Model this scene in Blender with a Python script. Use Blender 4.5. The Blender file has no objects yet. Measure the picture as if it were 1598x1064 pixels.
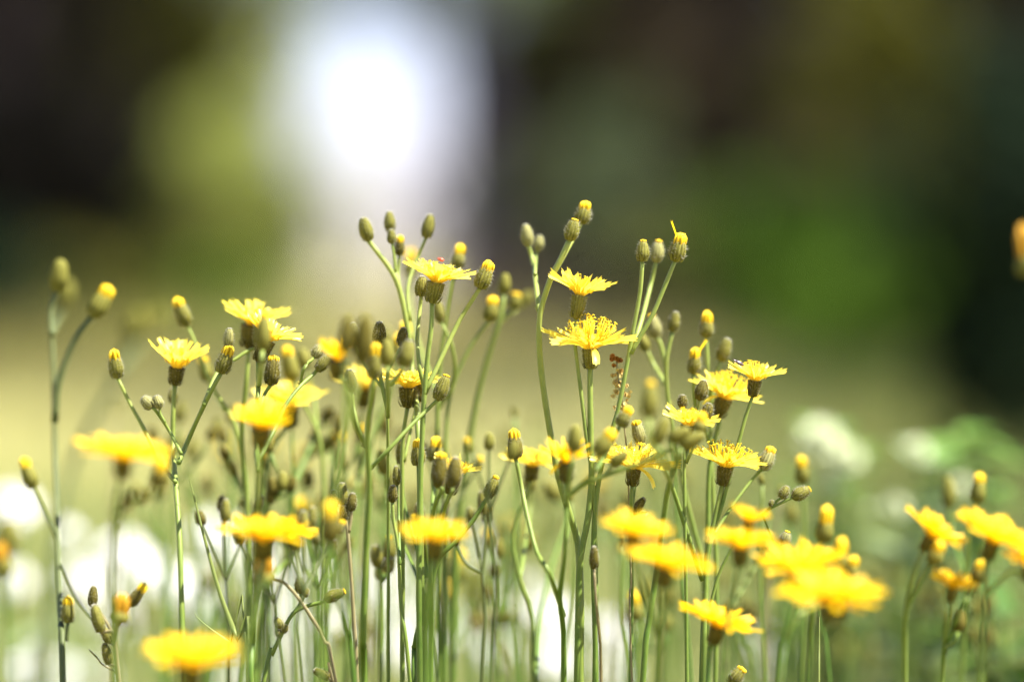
import bpy, math, random
import numpy as np
from mathutils import Vector, Matrix, Quaternion

S = bpy.context.scene
COL = S.collection
R = math.radians
rnd = random.Random(7)

# ------------------------------------------------------------------ camera
LENS, FOCUS, CAM_H = 135.0, 1.5, 0.45
K = 36.0 / LENS / 1598.0            # metres per photograph pixel per metre of depth
APX = (LENS / 2.8 / 1000.0) / (K * FOCUS)   # blur disc of infinity, in photograph pixels
HORIZON = 430
PITCH = math.atan((532 - HORIZON) * K)
cd = bpy.data.cameras.new('camera')
cam = bpy.data.objects.new('camera', cd)
COL.objects.link(cam)
cam.location = (0, 0, CAM_H)
cam.rotation_euler = (R(90) - PITCH, 0, 0)
cd.lens = LENS
cd.sensor_width = 36
cd.clip_start = 0.05
cd.clip_end = 3000
cd.dof.use_dof = True
cd.dof.focus_distance = FOCUS
cd.dof.aperture_fstop = 2.8
S.camera = cam

# ------------------------------------------------------------------ sky and sun
SUN_DIR = Vector((0.48, -0.16, 0.86)).normalized()      # towards the sun: high, from the right
w = bpy.data.worlds.new('World')
S.world = w
w.use_nodes = True
nt = w.node_tree
bg = nt.nodes['Background']
sky = nt.nodes.new('ShaderNodeTexSky')
sky.sky_type = 'NISHITA'
sky.sun_disc = False
sky.sun_elevation = math.asin(SUN_DIR.z)
sky.sun_rotation = math.atan2(SUN_DIR.x, SUN_DIR.y)
sky.air_density = 1.0
sky.dust_density = 0.4
sky.ozone_density = 1.5
tint = nt.nodes.new('ShaderNodeMix'); tint.data_type = 'RGBA'; tint.blend_type = 'MULTIPLY'
tint.inputs[0].default_value = 1.0
tint.inputs[7].default_value = (0.95, 0.88, 1.18, 1)      # a faintly lavender white sky
nt.links.new(sky.outputs[0], tint.inputs[6])
nt.links.new(tint.outputs[2], bg.inputs[0])
bg.inputs[1].default_value = 0.058
sd = bpy.data.lights.new('sun', 'SUN')
sd.energy = 5.0
sd.angle = R(0.5)
sd.color = (1.0, 0.95, 0.86)
so = bpy.data.objects.new('sun', sd)
COL.objects.link(so)
so.rotation_euler = SUN_DIR.to_track_quat('Z', 'Y').to_euler()
S.view_settings.view_transform = 'Standard'
S.view_settings.look = 'None'
S.view_settings.exposure = 2.1
S.view_settings.gamma = 1.0
S.render.engine = 'CYCLES'
S.cycles.use_denoising = True
S.cycles.max_bounces = 8
S.cycles.transparent_max_bounces = 8
S.cycles.caustics_reflective = False
S.cycles.caustics_refractive = False

# ------------------------------------------------------------------ places
FWD = Vector((0, math.cos(PITCH), -math.sin(PITCH)))
UP = Vector((0, math.sin(PITCH), math.cos(PITCH)))
def depth(s):
    """signed blur (photo pixels, + behind, - in front of focus) -> distance in metres"""
    a = abs(s)
    g = 0.6 * max(0.0, min(1.0, (a - 3) / 8)) * max(0.0, min(1.0, (55 - a) / 25))
    return FOCUS / (1.0 - s * (1 + g) / APX)
def at(px, py, d):
    return Vector((0, 0, CAM_H)) + FWD * d + Vector((1, 0, 0)) * ((px - 799) * K * d) - UP * ((py - 532) * K * d)

# ------------------------------------------------------------------ materials
def mat(name, c0, c1=None, rough=0.6, trans=0.0, tcol=None, noise=0.0, scale=40.0, spec=0.3, sheen=0.0, bump=0.0):
    """c0..c1 mixed by the mesh's 'tone' attribute, broken up with noise; trans = share of light let through"""
    m = bpy.data.materials.new(name)
    m.use_nodes = True
    n, l = m.node_tree.nodes, m.node_tree.links
    b = n['Principled BSDF']
    b.inputs['Roughness'].default_value = rough
    b.inputs['Specular IOR Level'].default_value = spec
    if sheen:
        b.inputs['Sheen Weight'].default_value = sheen
    out = n['Material Output']
    c1 = c1 or c0
    at_ = n.new('ShaderNodeAttribute'); at_.attribute_name = 'tone'
    tc = n.new('ShaderNodeTexCoord')
    nz = n.new('ShaderNodeTexNoise'); nz.inputs['Scale'].default_value = scale; nz.inputs['Detail'].default_value = 3
    l.new(tc.outputs['Object'], nz.inputs['Vector'])
    ma = n.new('ShaderNodeMath'); ma.operation = 'MULTIPLY_ADD'
    l.new(nz.outputs['Fac'], ma.inputs[0]); ma.inputs[1].default_value = noise * 2
    sub = n.new('ShaderNodeMath'); sub.operation = 'SUBTRACT'; sub.use_clamp = True
    l.new(at_.outputs['Fac'], ma.inputs[2])
    l.new(ma.outputs[0], sub.inputs[0]); sub.inputs[1].default_value = noise
    mx = n.new('ShaderNodeMix'); mx.data_type = 'RGBA'
    mx.inputs[6].default_value = (*c0, 1); mx.inputs[7].default_value = (*c1, 1)
    l.new(sub.outputs[0], mx.inputs[0])
    l.new(mx.outputs[2], b.inputs['Base Color'])
    if bump:
        bp = n.new('ShaderNodeBump'); bp.inputs['Strength'].default_value = bump; bp.inputs['Distance'].default_value = 0.0006 if bump < 1 else 0.03
        l.new(nz.outputs['Fac'], bp.inputs['Height']); l.new(bp.outputs[0], b.inputs['Normal'])
    if trans > 0:
        t = n.new('ShaderNodeBsdfTranslucent')
        if tcol:
            mt = n.new('ShaderNodeMix'); mt.data_type = 'RGBA'; mt.blend_type = 'MULTIPLY'; mt.inputs[0].default_value = 1
            l.new(mx.outputs[2], mt.inputs[6]); mt.inputs[7].default_value = (*tcol, 1)
            l.new(mt.outputs[2], t.inputs[0])
        else:
            l.new(mx.outputs[2], t.inputs[0])
        ms = n.new('ShaderNodeMixShader'); ms.inputs[0].default_value = trans
        l.new(b.outputs[0], ms.inputs[1]); l.new(t.outputs[0], ms.inputs[2])
        l.new(ms.outputs[0], out.inputs[0])
    return m

M = {
 'petal':   mat('petal', (0.80, 0.46, 0.002), (0.88, 0.65, 0.007), 0.45, 0.40, noise=0.12, scale=300, spec=0.25),
 'lemon':   mat('pale petal', (0.84, 0.60, 0.010), (0.92, 0.82, 0.14), 0.40, 0.48, noise=0.15, scale=300, spec=0.4),
 'style':   mat('style', (0.86, 0.62, 0.01), (0.92, 0.78, 0.05), 0.5, 0.4),
 'tip':     mat('floret tip', (0.52, 0.30, 0.003), (0.84, 0.62, 0.015), 0.5, 0.3, noise=0.1, scale=400),
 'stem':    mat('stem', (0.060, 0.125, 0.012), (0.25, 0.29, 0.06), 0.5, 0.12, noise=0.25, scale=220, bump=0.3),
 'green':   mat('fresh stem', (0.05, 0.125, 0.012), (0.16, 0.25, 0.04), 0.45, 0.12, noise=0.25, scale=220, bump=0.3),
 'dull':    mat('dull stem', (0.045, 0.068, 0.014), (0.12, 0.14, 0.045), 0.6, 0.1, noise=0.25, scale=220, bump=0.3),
 'brown':   mat('dry stem', (0.16, 0.13, 0.06), (0.28, 0.26, 0.11), 0.6, 0.1, noise=0.3, scale=220, bump=0.3),
 'bud':     mat('bud bract', (0.055, 0.054, 0.006), (0.23, 0.22, 0.045), 0.65, 0.08, noise=0.12, scale=600, spec=0.1),
 'palebud': mat('pale bud bract', (0.08, 0.078, 0.018), (0.36, 0.35, 0.13), 0.65, 0.1, noise=0.12, scale=600, spec=0.12),
 'darkbud': mat('dark bud bract', (0.026, 0.023, 0.003), (0.145, 0.125, 0.020), 0.65, 0.05, noise=0.12, scale=600, spec=0.1),
 'orange':  mat('faded floret', (0.30, 0.14, 0.002), (0.50, 0.27, 0.007), 0.6, 0.25, noise=0.2, scale=300),
 'hair':    mat('hair', (0.42, 0.41, 0.30), None, 0.6, 0.5, spec=0.1),
 'blade':   mat('grass blade', (0.10, 0.15, 0.03), (0.22, 0.25, 0.07), 0.5, 0.25, noise=0.3, scale=60),
 'leaf':    mat('broad leaf', (0.03, 0.075, 0.012), (0.085, 0.16, 0.03), 0.35, 0.25, noise=0.2, scale=90),
 'fresh':   mat('fresh leaf', (0.08, 0.17, 0.02), (0.20, 0.34, 0.07), 0.4, 0.35, noise=0.2, scale=90),
 'greyleaf':mat('grey green leaf', (0.17, 0.26, 0.10), (0.36, 0.44, 0.24), 0.4, 0.3, noise=0.2, scale=90),
 'white':   mat('white petal', (0.80, 0.79, 0.76), (0.86, 0.86, 0.83), 0.5, 0.3),
 'cream':   mat('cream petal', (0.42, 0.47, 0.26), (0.62, 0.64, 0.44), 0.5, 0.3),
 'sorrel':  mat('dry sorrel seed', (0.34, 0.14, 0.02), (0.55, 0.46, 0.16), 0.6, 0.3),
 'beetle':  mat('beetle shell', (0.035, 0.022, 0.02), (0.10, 0.07, 0.065), 0.25, 0, spec=0.6),
 'red':     mat('red insect', (0.35, 0.04, 0.02), (0.5, 0.10, 0.04), 0.35, 0),
 'bark':    mat('bark', (0.010, 0.008, 0.008), (0.030, 0.023, 0.024), 0.95, 0, noise=0.5, scale=9, spec=0.05, bump=1.0),
 'palebark':mat('pale bark', (0.07, 0.065, 0.085), (0.15, 0.14, 0.175), 0.95, 0, noise=0.5, scale=9, spec=0.05, bump=1.0),
}

# ------------------------------------------------------------------ mesh collecting
class MB:
    def __init__(s):
        s.v, s.f, s.m, s.t = [], [], [], []
        s.mi = 0
    def vert(s, p, tone=0.5):
        s.v.append((p[0], p[1], p[2])); s.t.append(tone)
        return len(s.v) - 1
    def face(s, *ids):
        s.f.append(ids); s.m.append(s.mi)
    def build(s, name, mats, parent=None, loc=None, smooth=True):
        me = bpy.data.meshes.new(name)
        me.from_pydata(s.v, [], s.f)
        a = me.attributes.new('tone', 'FLOAT', 'POINT')
        a.data.foreach_set('value', np.clip(np.array(s.t, dtype=np.float32), 0, 1))
        for m in (mats if isinstance(mats, (list, tuple)) else [mats]):
            me.materials.append(m)
        me.polygons.foreach_set('material_index', s.m)
        me.polygons.foreach_set('use_smooth', [smooth] * len(s.f))
        me.update()
        o = bpy.data.objects.new(name, me)
        COL.objects.link(o)
        if parent: o.parent = parent
        if loc is not None: o.location = loc
        return o

def tag(o, label=None, cat=None, group=None, kind=None):
    if label: o['label'] = label
    if cat: o['category'] = cat
    if group: o['group'] = group
    if kind: o['kind'] = kind
    return o
def empty(name, loc):
    e = bpy.data.objects.new(name, None)
    e.empty_display_size = 0.02
    e.location = loc
    COL.objects.link(e)
    return e

def spline(pts, n):
    """Catmull-Rom through 3-D points"""
    if len(pts) == 2:
        return [pts[0].lerp(pts[1], i / n) for i in range(n + 1)]
    q = [pts[0] * 2 - pts[1]] + list(pts) + [pts[-1] * 2 - pts[-2]]
    out = []
    L = [(pts[i + 1] - pts[i]).length for i in range(len(pts) - 1)]
    tot = sum(L)
    for i in range(len(pts) - 1):
        k = max(3, round(n * L[i] / tot))
        a, b, c, d = q[i:i + 4]
        for j in range(k):
            t = j / k
            out.append(0.5 * (2 * b + (c - a) * t + (2 * a - 5 * b + 4 * c - d) * t * t + (3 * b - a - 3 * c + d) * t ** 3))
    out.append(pts[-1].copy())
    return out

def frame(t):
    a = Vector((0, 1, 0)) if abs(t.y) < 0.9 else Vector((1, 0, 0))
    u = t.cross(a).normalized()
    return u, t.cross(u).normalized()

def tube(mb, path, r0, r1, sides=8, tone=0.5, rg=None, cap=True, wob=0.06, zt=None):
    rg = rg or rnd
    rings = []
    n = len(path)
    for i, p in enumerate(path):
        t = (path[min(i + 1, n - 1)] - path[max(i - 1, 0)]).normalized()
        u, v = frame(t)
        f = i / (n - 1)
        r = (r0 + (r1 - r0) * f) * (1 + wob * (rg.random() - 0.5) * 2)
        tn = tone + (rg.random() - 0.5) * 0.12 + (zt(p.z) if zt else 0)
        rings.append([mb.vert(p + (u * math.cos(2 * math.pi * j / sides) + v * math.sin(2 * math.pi * j / sides)) * r,
                              tn + (0.10 if j % 2 else -0.10)) for j in range(sides)])
    for a, b in zip(rings, rings[1:]):
        for j in range(sides):
            k = (j + 1) % sides
            mb.face(a[j], a[k], b[k], b[j])
    if cap:
        mb.face(*rings[-1]); mb.face(*reversed(rings[0]))

def hair(mb, p, d, ln, wd):
    u, v = frame(d)
    a = mb.vert(p + u * wd); b = mb.vert(p - u * wd * 0.5 + v * wd * 0.87); c = mb.vert(p - u * wd * 0.5 - v * wd * 0.87)
    side = u * rnd.uniform(-.3, .3) + v * rnd.uniform(-.3, .3)
    e = mb.vert(p + (d + side).normalized() * ln)
    mb.face(a, b, e); mb.face(b, c, e); mb.face(c, a, e)

# ------------------------------------------------------------------ flower parts, built along local +Z in metres
def lathe_bracts(mb, prof, W, L, nb=15, rg=rnd, z0=0.0):
    """prof: (height 0..1, radius 0..1); ridged like overlapping bracts"""
    n = nb * 2
    ph = rg.random() * 6
    jit = [rg.uniform(-0.12, 0.12) for _ in range(n)]
    rings = []
    for (h, r) in prof:
        ring = []
        for j in range(n):
            a = ph + 2 * math.pi * j / n
            rid = 1.0 if j % 2 else 0.88
            q = W / 2 * r * rid
            hh = h + (0.035 * jit[j] if h > 0.9 else 0)
            ring.append(mb.vert((q * math.cos(a), q * math.sin(a), z0 + L * hh),
                                (0.70 if j % 2 else 0.18) + jit[j] + 0.15 * (h - 0.4)))
        rings.append(ring)
    for a, b in zip(rings, rings[1:]):
        for j in range(n):
            k = (j + 1) % n
            mb.face(a[j], a[k], b[k], b[j])
    mb.face(*rings[-1]); mb.face(*reversed(rings[0]))

def outer_bracts(mb, W, L, n, rg, z0=0.0):
    """the loose short bracts round the base"""
    for i in range(n):
        a = 2 * math.pi * i / n + rg.uniform(-.2, .2)
        ca, sa = math.cos(a), math.sin(a)
        ln = L * rg.uniform(0.28, 0.45)
        r0 = W * 0.36
        wd = W * 0.085
        prev = None
        for k in range(4):
            t = k / 3
            r = r0 + (W * 0.56 - r0) * math.sin(t * 1.5)
            z = z0 + L * 0.06 + ln * t
            ww = wd * (1 - t) ** 0.6 if k < 3 else 0.02 * wd
            p = [mb.vert((r * ca - ww * sa, r * sa + ww * ca, z), .55), mb.vert((r * ca + ww * sa, r * sa - ww * ca, z), .35)]
            if prev: mb.face(prev[0], prev[1], p[1], p[0])
            prev = p

def put_hairs(mb, W, L, n, prof, ln, wd, rg, z0=0.0):
    for _ in range(n):
        h = rg.random() ** 0.8
        r = np.interp(h, [p[0] for p in prof], [p[1] for p in prof]) * W / 2
        a = rg.random() * 2 * math.pi
        d = Vector((math.cos(a), math.sin(a), rg.uniform(-.15, .55))).normalized()
        hair(mb, Vector((r * .94 * math.cos(a), r * .94 * math.sin(a), z0 + L * h)), d, ln * rg.uniform(.5, 1.25), wd)

BUD_PROF = [(0, .22), (.05, .40), (.12, .64), (.24, .88), (.38, 1.0), (.55, .96), (.72, .85), (.86, .70), (.95, .52), (1.0, .26)]
OPEN_PROF = [(0, .22), (.05, .40), (.12, .62), (.24, .85), (.38, .97), (.55, .97), (.72, .91), (.86, .82), (.95, .73), (1.0, .66)]
INV_PROF = [(0, .22), (.06, .36), (.16, .54), (.30, .74), (.46, .87), (.64, .93), (.84, .96), (1.0, 1.02)]

def floret_tuft(mb, W, z0, ht, n, rg):
    """closed florets pushing out of a bud: folded strips standing together, rounded at the top"""
    for i in range(n):
        f = math.sqrt((i + .5) / n)
        a = i * 2.39996 + rg.uniform(-.2, .2)
        rr = W * 0.37 * f
        c = Vector((rr * math.cos(a), rr * math.sin(a), 0))
        o = Vector((math.cos(a), math.sin(a), 0))
        tg = Vector((-math.sin(a), math.cos(a), 0))
        top = ht * (1.0 - 0.32 * f * f + rg.uniform(-.08, .08))
        ww = W * 0.12
        prev = None
        for k, (t, q) in enumerate(((0, .8), (.5, 1.0), (.85, .9), (1.0, .45))):
            z = z0 - ht * .35 + (top + ht * .35) * t
            b = c * (1 + 0.10 * math.sin(t * 2.6) - .12 * t)
            tn = 0.25 + 0.6 * t
            p = [mb.vert(b - tg * ww * q + Vector((0, 0, z)), tn), mb.vert(b + o * ww * .7 * q + Vector((0, 0, z)), tn + .1),
                 mb.vert(b + tg * ww * q + Vector((0, 0, z)), tn)]
            if prev:
                mb.face(prev[0], prev[1], p[1], p[0]); mb.face(prev[1], prev[2], p[2], p[1]); mb.face(prev[2], prev[0], p[0], p[2])
            prev = p
        mb.face(*prev)

def ligule(mb, az, r0, R_, steep, cup, wid, rg, tone, z0=0.0, seg=6, droop=0.0, twist=0.0):
    """one strap-shaped floret with a toothed tip; leaves the head steeply and bends outward to 'cup' degrees"""
    ca, sa = math.cos(az), math.sin(az)
    rho, z = r0, z0
    prev = None
    step = R_ / seg
    NW = 5
    bend = rg.uniform(-0.10, 0.10)
    for k in range(seg + 1):
        t = k / seg
        e = R(steep + (cup - steep) * min(1, t * 2.2) ** 0.7 - droop * t * t)
        if k:
            rho += step * math.cos(e); z += step * math.sin(e)
        ww = wid * (0.42 + 0.58 * math.sin(min(1, t * 1.5) * math.pi / 2)) * (0.93 if k == seg else 1)
        row = []
        off = bend * R_ * t * t
        for j in range(NW):
            x = (j / (NW - 1) - .5) * 2
            tooth = (-0.055 * R_ if j % 2 else 0.02 * R_) if k == seg else 0
            zz = z + wid * (0.30 * x * x) * (1 - .3 * t) + twist * x * wid * t
            px = rho + tooth * math.cos(e)
            zz += tooth * math.sin(e)
            y = x * ww * 0.5 + off
            row.append(mb.vert((px * ca - y * sa, px * sa + y * ca, zz), tone + .16 * t + (-.10 if j == 2 else .0) + rg.uniform(-.05, .05)))
        if prev:
            for j in range(NW - 1):
                mb.face(prev[j], prev[j + 1], row[j + 1], row[j])
        prev = row

def make_flower(parent, world, base_loc, q, r, cup, invW, invH, sharp, rg, fuzzy=0.5, hairy=True, droopers=0, dark=True, ragged=0.25, pale=False):
    mb = MB()
    wf = .96 - .47 * ragged
    n1 = rg.randint(21, 25)
    for i in range(n1):
        if rg.random() < ragged * 0.25: continue
        az = 2 * math.pi * (i + rg.uniform(-.35, .35)) / n1
        ligule(mb, az, r * .13, r * rg.uniform(.90 - .14 * ragged, 1.04), min(62, cup + 34), cup + rg.uniform(-9, 9), wf * r * rg.uniform(.15, .205), rg, .45,
               droop=rg.uniform(-4, 14), twist=rg.uniform(-.6, .6) * ragged * 2)
    n2 = 19
    for i in range(n2):
        az = 2 * math.pi * (i + .5 + rg.uniform(-.4, .4)) / n2
        ligule(mb, az, r * .11, r * rg.uniform(.64, .84), 68, cup + 13 + rg.uniform(-10, 10), wf * r * rg.uniform(.14, .18), rg, .40,
               z0=r * .01, droop=rg.uniform(-5, 15), twist=rg.uniform(-.5, .5) * ragged * 2)
    n3 = 17
    for i in range(n3):
        az = 2 * math.pi * (i + rg.uniform(-.5, .5)) / n3
        ligule(mb, az, r * .08, r * rg.uniform(.34, .56), 78, cup + 32 + rg.uniform(-12, 12), r * rg.uniform(.10, .14), rg, .25,
               z0=r * .02, seg=4, droop=rg.uniform(-10, 10))
    for i in range(droopers):
        ligule(mb, R(-90) + rg.uniform(-1.2, 1.2), r * .16, r * rg.uniform(.5, .75), -5, -25, r * .17, rg, .6, droop=40, z0=-.01 * r)
    o = mb.build('flower_head', M['lemon' if pale else 'petal'], parent, world - base_loc)
    o.rotation_mode = 'QUATERNION'; o.rotation_quaternion = q
    # curled style branches in the middle
    sb = MB()
    ns = int(14 + 34 * fuzzy)
    for i in range(ns):
        f = math.sqrt((i + .5) / ns)
        a = i * 2.39996
        st = Vector((math.cos(a) * r * .34 * f, math.sin(a) * r * .34 * f, r * (.10 + .10 * (1 - f))))
        lean = Vector((math.cos(a) * .55 * f + rg.uniform(-.2, .2), math.sin(a) * .55 * f + rg.uniform(-.2, .2), 1)).normalized()
        ht = r * rg.uniform(.22, .40) * (.65 + .85 * fuzzy)
        tp = st + lean * ht
        rad = max(r * .013, 0.00013)
        tube(sb, [st, st + lean * ht * .5, tp], rad, rad, 4, .5, rg, wob=0)
        u, v = frame(lean)
        di = rg.random() * 6.28
        for sg in (-1, 1):
            h = (u * math.cos(di) + v * math.sin(di)) * sg
            tube(sb, [tp, tp + h * r * .035 + lean * r * .035, tp + h * r * .075 + lean * r * .015], rad, rad * .7, 4, .7, rg, wob=0)
    sb.build('stigmas', M['style'], o)
    ib = MB()
    lathe_bracts(ib, INV_PROF, invW, invH, 15, rg, -invH)
    outer_bracts(ib, invW, invH, 11, rg, -invH)
    if sharp and hairy:
        ib.mi = 1
        put_hairs(ib, invW, invH, 190, INV_PROF, invW * .22, 0.00007, rg, -invH)
    ib.build('involucre', [M['darkbud' if dark else 'bud'], M['hair']], o)
    return o

def make_bud(parent, world, base_loc, q, L, W, tip, kind, sharp, rg, petal=None, faded=False):
    """tip: 0 closed, else the share of the length that shows yellow florets"""
    mb = MB()
    body = L * (1 - tip) if tip else L
    ex = rg.uniform(.75, 1.4)
    prof = [(h, q_ ** ex if h < .4 else q_ ** rg.uniform(.95, 1.15)) for h, q_ in (OPEN_PROF if tip > .13 else BUD_PROF)]
    lathe_bracts(mb, prof, W, body, 13, rg)
    outer_bracts(mb, W, body, 9, rg)
    if sharp:
        mb.mi = 1
        put_hairs(mb, W, body, 200, prof, W * .22, 0.00007, rg)
    o = mb.build('bud', [M[kind], M['hair']], parent, world - base_loc)
    o.rotation_mode = 'QUATERNION'; o.rotation_quaternion = q
    if tip:
        t = MB()
        floret_tuft(t, W * (.90 if tip > .13 else .6), body, L * tip, 26, rg)
        if petal is not None:
            ligule(t, petal, W * .25, L * .62, 78, 55 + 0 * L, W * .36, rg, .8, z0=body + L * tip * .2, droop=0)
        t.build('floret_tips', M['orange' if faded else 'tip'], o)
    elif sharp:
        t = MB()
        floret_tuft(t, W * .62, L * .98, L * .07, 12, rg)
        t.build('bract_tips', M['hair'], o)
    return o

def up_quat(tilt, toward, spin):
    """+Z turned 'tilt' degrees clockwise in the picture and 'toward' degrees towards the camera"""
    v = Vector((math.sin(R(tilt)), -math.sin(R(toward)), math.cos(R(tilt)))).normalized()
    return Vector((0, 0, 1)).rotation_difference(v) @ Quaternion((0, 0, 1), spin), v

# ------------------------------------------------------------------ a plant from its stems and heads
class B:      # bud: centre, length, width (photo pixels)
    def __init__(s, x, y, L, W, tip=0, tilt=None, kind='bud', tow=0, petal=None, faded=False):
        s.faded = faded
        s.x, s.y, s.L, s.W, s.tip, s.tilt, s.kind, s.tow, s.petal = x, y, L, W, tip, tilt, kind, tow, petal
class F:      # flower: point where the florets leave the involucre, radius, cup angle
    def __init__(s, x, y, r, cup=20, tilt=0, tow=4, iw=None, ih=None, fuzzy=.4, droop=0, dark=True, ragged=.25, pale=False):
        s.x, s.y, s.r, s.cup, s.tilt, s.tow, s.fuzzy, s.droop, s.dark, s.ragged = x, y, r, cup, tilt, tow, fuzzy, droop, dark, ragged
        s.iw = (iw or max(20, r * .46)) * .92; s.ih = (ih or max(20, r * .46)) * .95; s.pale = pale

GROUP = 'yellow hawkweed plants in the meadow clump'
COUNT = [0]
def plant(label, s, w, branches, material='stem', cat='hawkweed', name='hawkweed_plant', group=GROUP):
    """branches: (points, head, end blur, width). Points are (x, y[, blur]) in photo pixels, the first branch from the ground up."""
    COUNT[0] += 1
    rg = random.Random(COUNT[0] * 31 + 5)
    first = branches[0][0]
    s0 = first[0][2] if len(first[0]) > 2 else s
    p0 = at(first[0][0], first[0][1], depth(s0))
    p1 = at(first[1][0] if len(first) > 1 else first[0][0], first[1][1] if len(first) > 1 else first[0][1] - 50, depth(s0))
    dr = (p0 - p1); dr = dr / max(1e-6, -dr.z if dr.z < 0 else 1e-3)
    lean = max(-.35, min(.35, dr.x))
    g = Vector((p0.x + lean * p0.z * .5, p0.y + rg.uniform(-.02, .03), 0.0))
    root = empty(name, g)
    tag(root, label, cat, group)
    mb = MB()
    for bi, br in enumerate(branches):
        pts, head = br[0], br[1]
        se = br[2] if len(br) > 2 and br[2] is not None else s
        wd = br[3] if len(br) > 3 else w
        n = len(pts)
        ps = []
        for i, p in enumerate(pts):
            sp = p[2] if len(p) > 2 else (s + (se - s) * (i / max(1, n - 1)) if bi else se if n == 1 else s + (se - s) * i / (n - 1))
            ps.append(at(p[0], p[1], depth(sp)))
        d_end = depth(se)
        px = K * d_end
        if head is not None:
            if isinstance(head, B):
                c = at(head.x, head.y, d_end)
                tl = head.tilt
                if tl is None:
                    lx, ly = pts[-1][0], pts[-1][1]
                    tl = math.degrees(math.atan2(head.x - lx, ly - head.y)) if (abs(head.x - lx) + abs(head.y - ly)) > 8 else 0
                    tl *= .85
                q, v = up_quat(tl, head.tow or rg.uniform(-8, 8), rg.random() * 6 if head.petal is None else 0)
                base = c - v * head.L * px * .5
                make_bud(root, base, g, q, head.L * .96 * px, head.W * .92 * px, head.tip, head.kind, abs(se) < 7, rg, head.petal, head.faded)
            else:
                c = at(head.x, head.y, d_end)
                q, v = up_quat(head.tilt, head.tow + rg.uniform(-3, 7) * (1 if head.tow > 4 else .3), 0)
                base = c - v * head.ih * px * .97
                make_flower(root, c, g, q, head.r * px, head.cup, head.iw * px, head.ih * px, abs(se) < 7, rg, head.fuzzy,
                            droopers=head.droop, dark=head.dark, ragged=head.ragged, pale=head.pale or se > -4)
            ps.append(base + v * head_in(head) * px)
            if (ps[-1] - ps[-2]).length < 4 * px and len(ps) > 2: ps.pop(-2)
        if bi == 0:
            a, b = ps[0], g
            ps = [b, b.lerp(a, .5) + Vector((lean * .02, 0, 0)), *ps]
        ln = sum((ps[i + 1] - ps[i]).length for i in range(len(ps) - 1))
        path = spline(ps, max(8, int(ln / .007)))
        r1 = wd * .5 * px * (.80 if bi else .72)
        r0 = wd * .5 * px * (1.0 if bi else 1.3)
        mb.mi = 0
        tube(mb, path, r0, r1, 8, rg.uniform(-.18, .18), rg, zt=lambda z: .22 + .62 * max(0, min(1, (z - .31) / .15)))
        if bi and len(pts) > 1:       # the small bract where a branch leaves
            t = (path[1] - path[0]).normalized()
            u, vv = frame(t)
            sd = u * (1 if rg.random() < .5 else -1)
            L_ = rg.uniform(9, 16) * px
            pa = path[0]
            prev = None
            for k in range(4):
                f = k / 3
                c = pa + t * L_ * f * .9 + sd * (r0 * .8 + L_ * .35 * f * f)
                q_ = vv * (r0 * .7 * (1 - f) + .00005)
                e = [mb.vert(c - q_, .6), mb.vert(c + q_, .6)]
                if prev: mb.face(prev[0], prev[1], e[1], e[0])
                prev = e
        if abs(se) < 5:
            mb.mi = 1
            for i in range(int(ln / .0016)):
                k = rg.randrange(len(path) - 1)
                p = path[k].lerp(path[k + 1], rg.random())
                if p.z < .24: continue
                u, vv = frame((path[k + 1] - path[k]).normalized())
                a = rg.random() * 6.28
                d = u * math.cos(a) + vv * math.sin(a)
                hair(mb, p + d * r1 * .9, (d + Vector((0, 0, .2))).normalized(), rg.uniform(.0006, .0014), .00006)
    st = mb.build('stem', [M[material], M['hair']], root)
    # the mesh was made in world coordinates: bring it to the root
    st.data.transform(Matrix.Translation(-g))
    return root
def head_in(h):
    return h.L * .04 if isinstance(h, B) else h.ih * .04


# ------------------------------------------------------------------ ground, meadow, wood edge
def ground_mat(name, cols, scale):
    m = bpy.data.materials.new(name); m.use_nodes = True
    n, l = m.node_tree.nodes, m.node_tree.links
    b = n['Principled BSDF']; b.inputs['Roughness'].default_value = .95; b.inputs['Specular IOR Level'].default_value = .1
    tc = n.new('ShaderNodeTexCoord')
    nz = n.new('ShaderNodeTexNoise'); nz.inputs['Scale'].default_value = scale; nz.inputs['Detail'].default_value = 6
    l.new(tc.outputs['Object'], nz.inputs['Vector'])
    cr = n.new('ShaderNodeValToRGB')
    cr.color_ramp.elements[0].position = .32; cr.color_ramp.elements[1].position = .68
    cr.color_ramp.elements[0].color = (*cols[0], 1); cr.color_ramp.elements[1].color = (*cols[1], 1)
    l.new(nz.outputs['Fac'], cr.inputs[0]); l.new(cr.outputs[0], b.inputs['Base Color'])
    bp = n.new('ShaderNodeBump'); bp.inputs['Strength'].default_value = .5
    l.new(nz.outputs['Fac'], bp.inputs['Height']); l.new(bp.outputs[0], b.inputs['Normal'])
    return m

gb = MB()
NG = 40
xs = [math.copysign(abs(i / NG) ** 2.2 * 900, i) for i in range(-NG, NG + 1)]
ys = [-60 + (j / 60) ** 3 * 1500 for j in range(61)]
idx = [[gb.vert((x, y, 0.0 if y < 60 else 0.02 * math.sin(x * .05) * math.sin(y * .07))) for x in xs] for y in ys]
for j in range(60):
    for i in range(2 * NG):
        gb.face(idx[j][i], idx[j][i + 1], idx[j + 1][i + 1], idx[j + 1][i])
tag(gb.build('ground', ground_mat('meadow soil', ((0.29, 0.27, 0.095), (0.42, 0.38, 0.16)), .8)),
    'dry khaki meadow ground reaching to the wood edge', 'ground', kind='structure')

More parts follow.
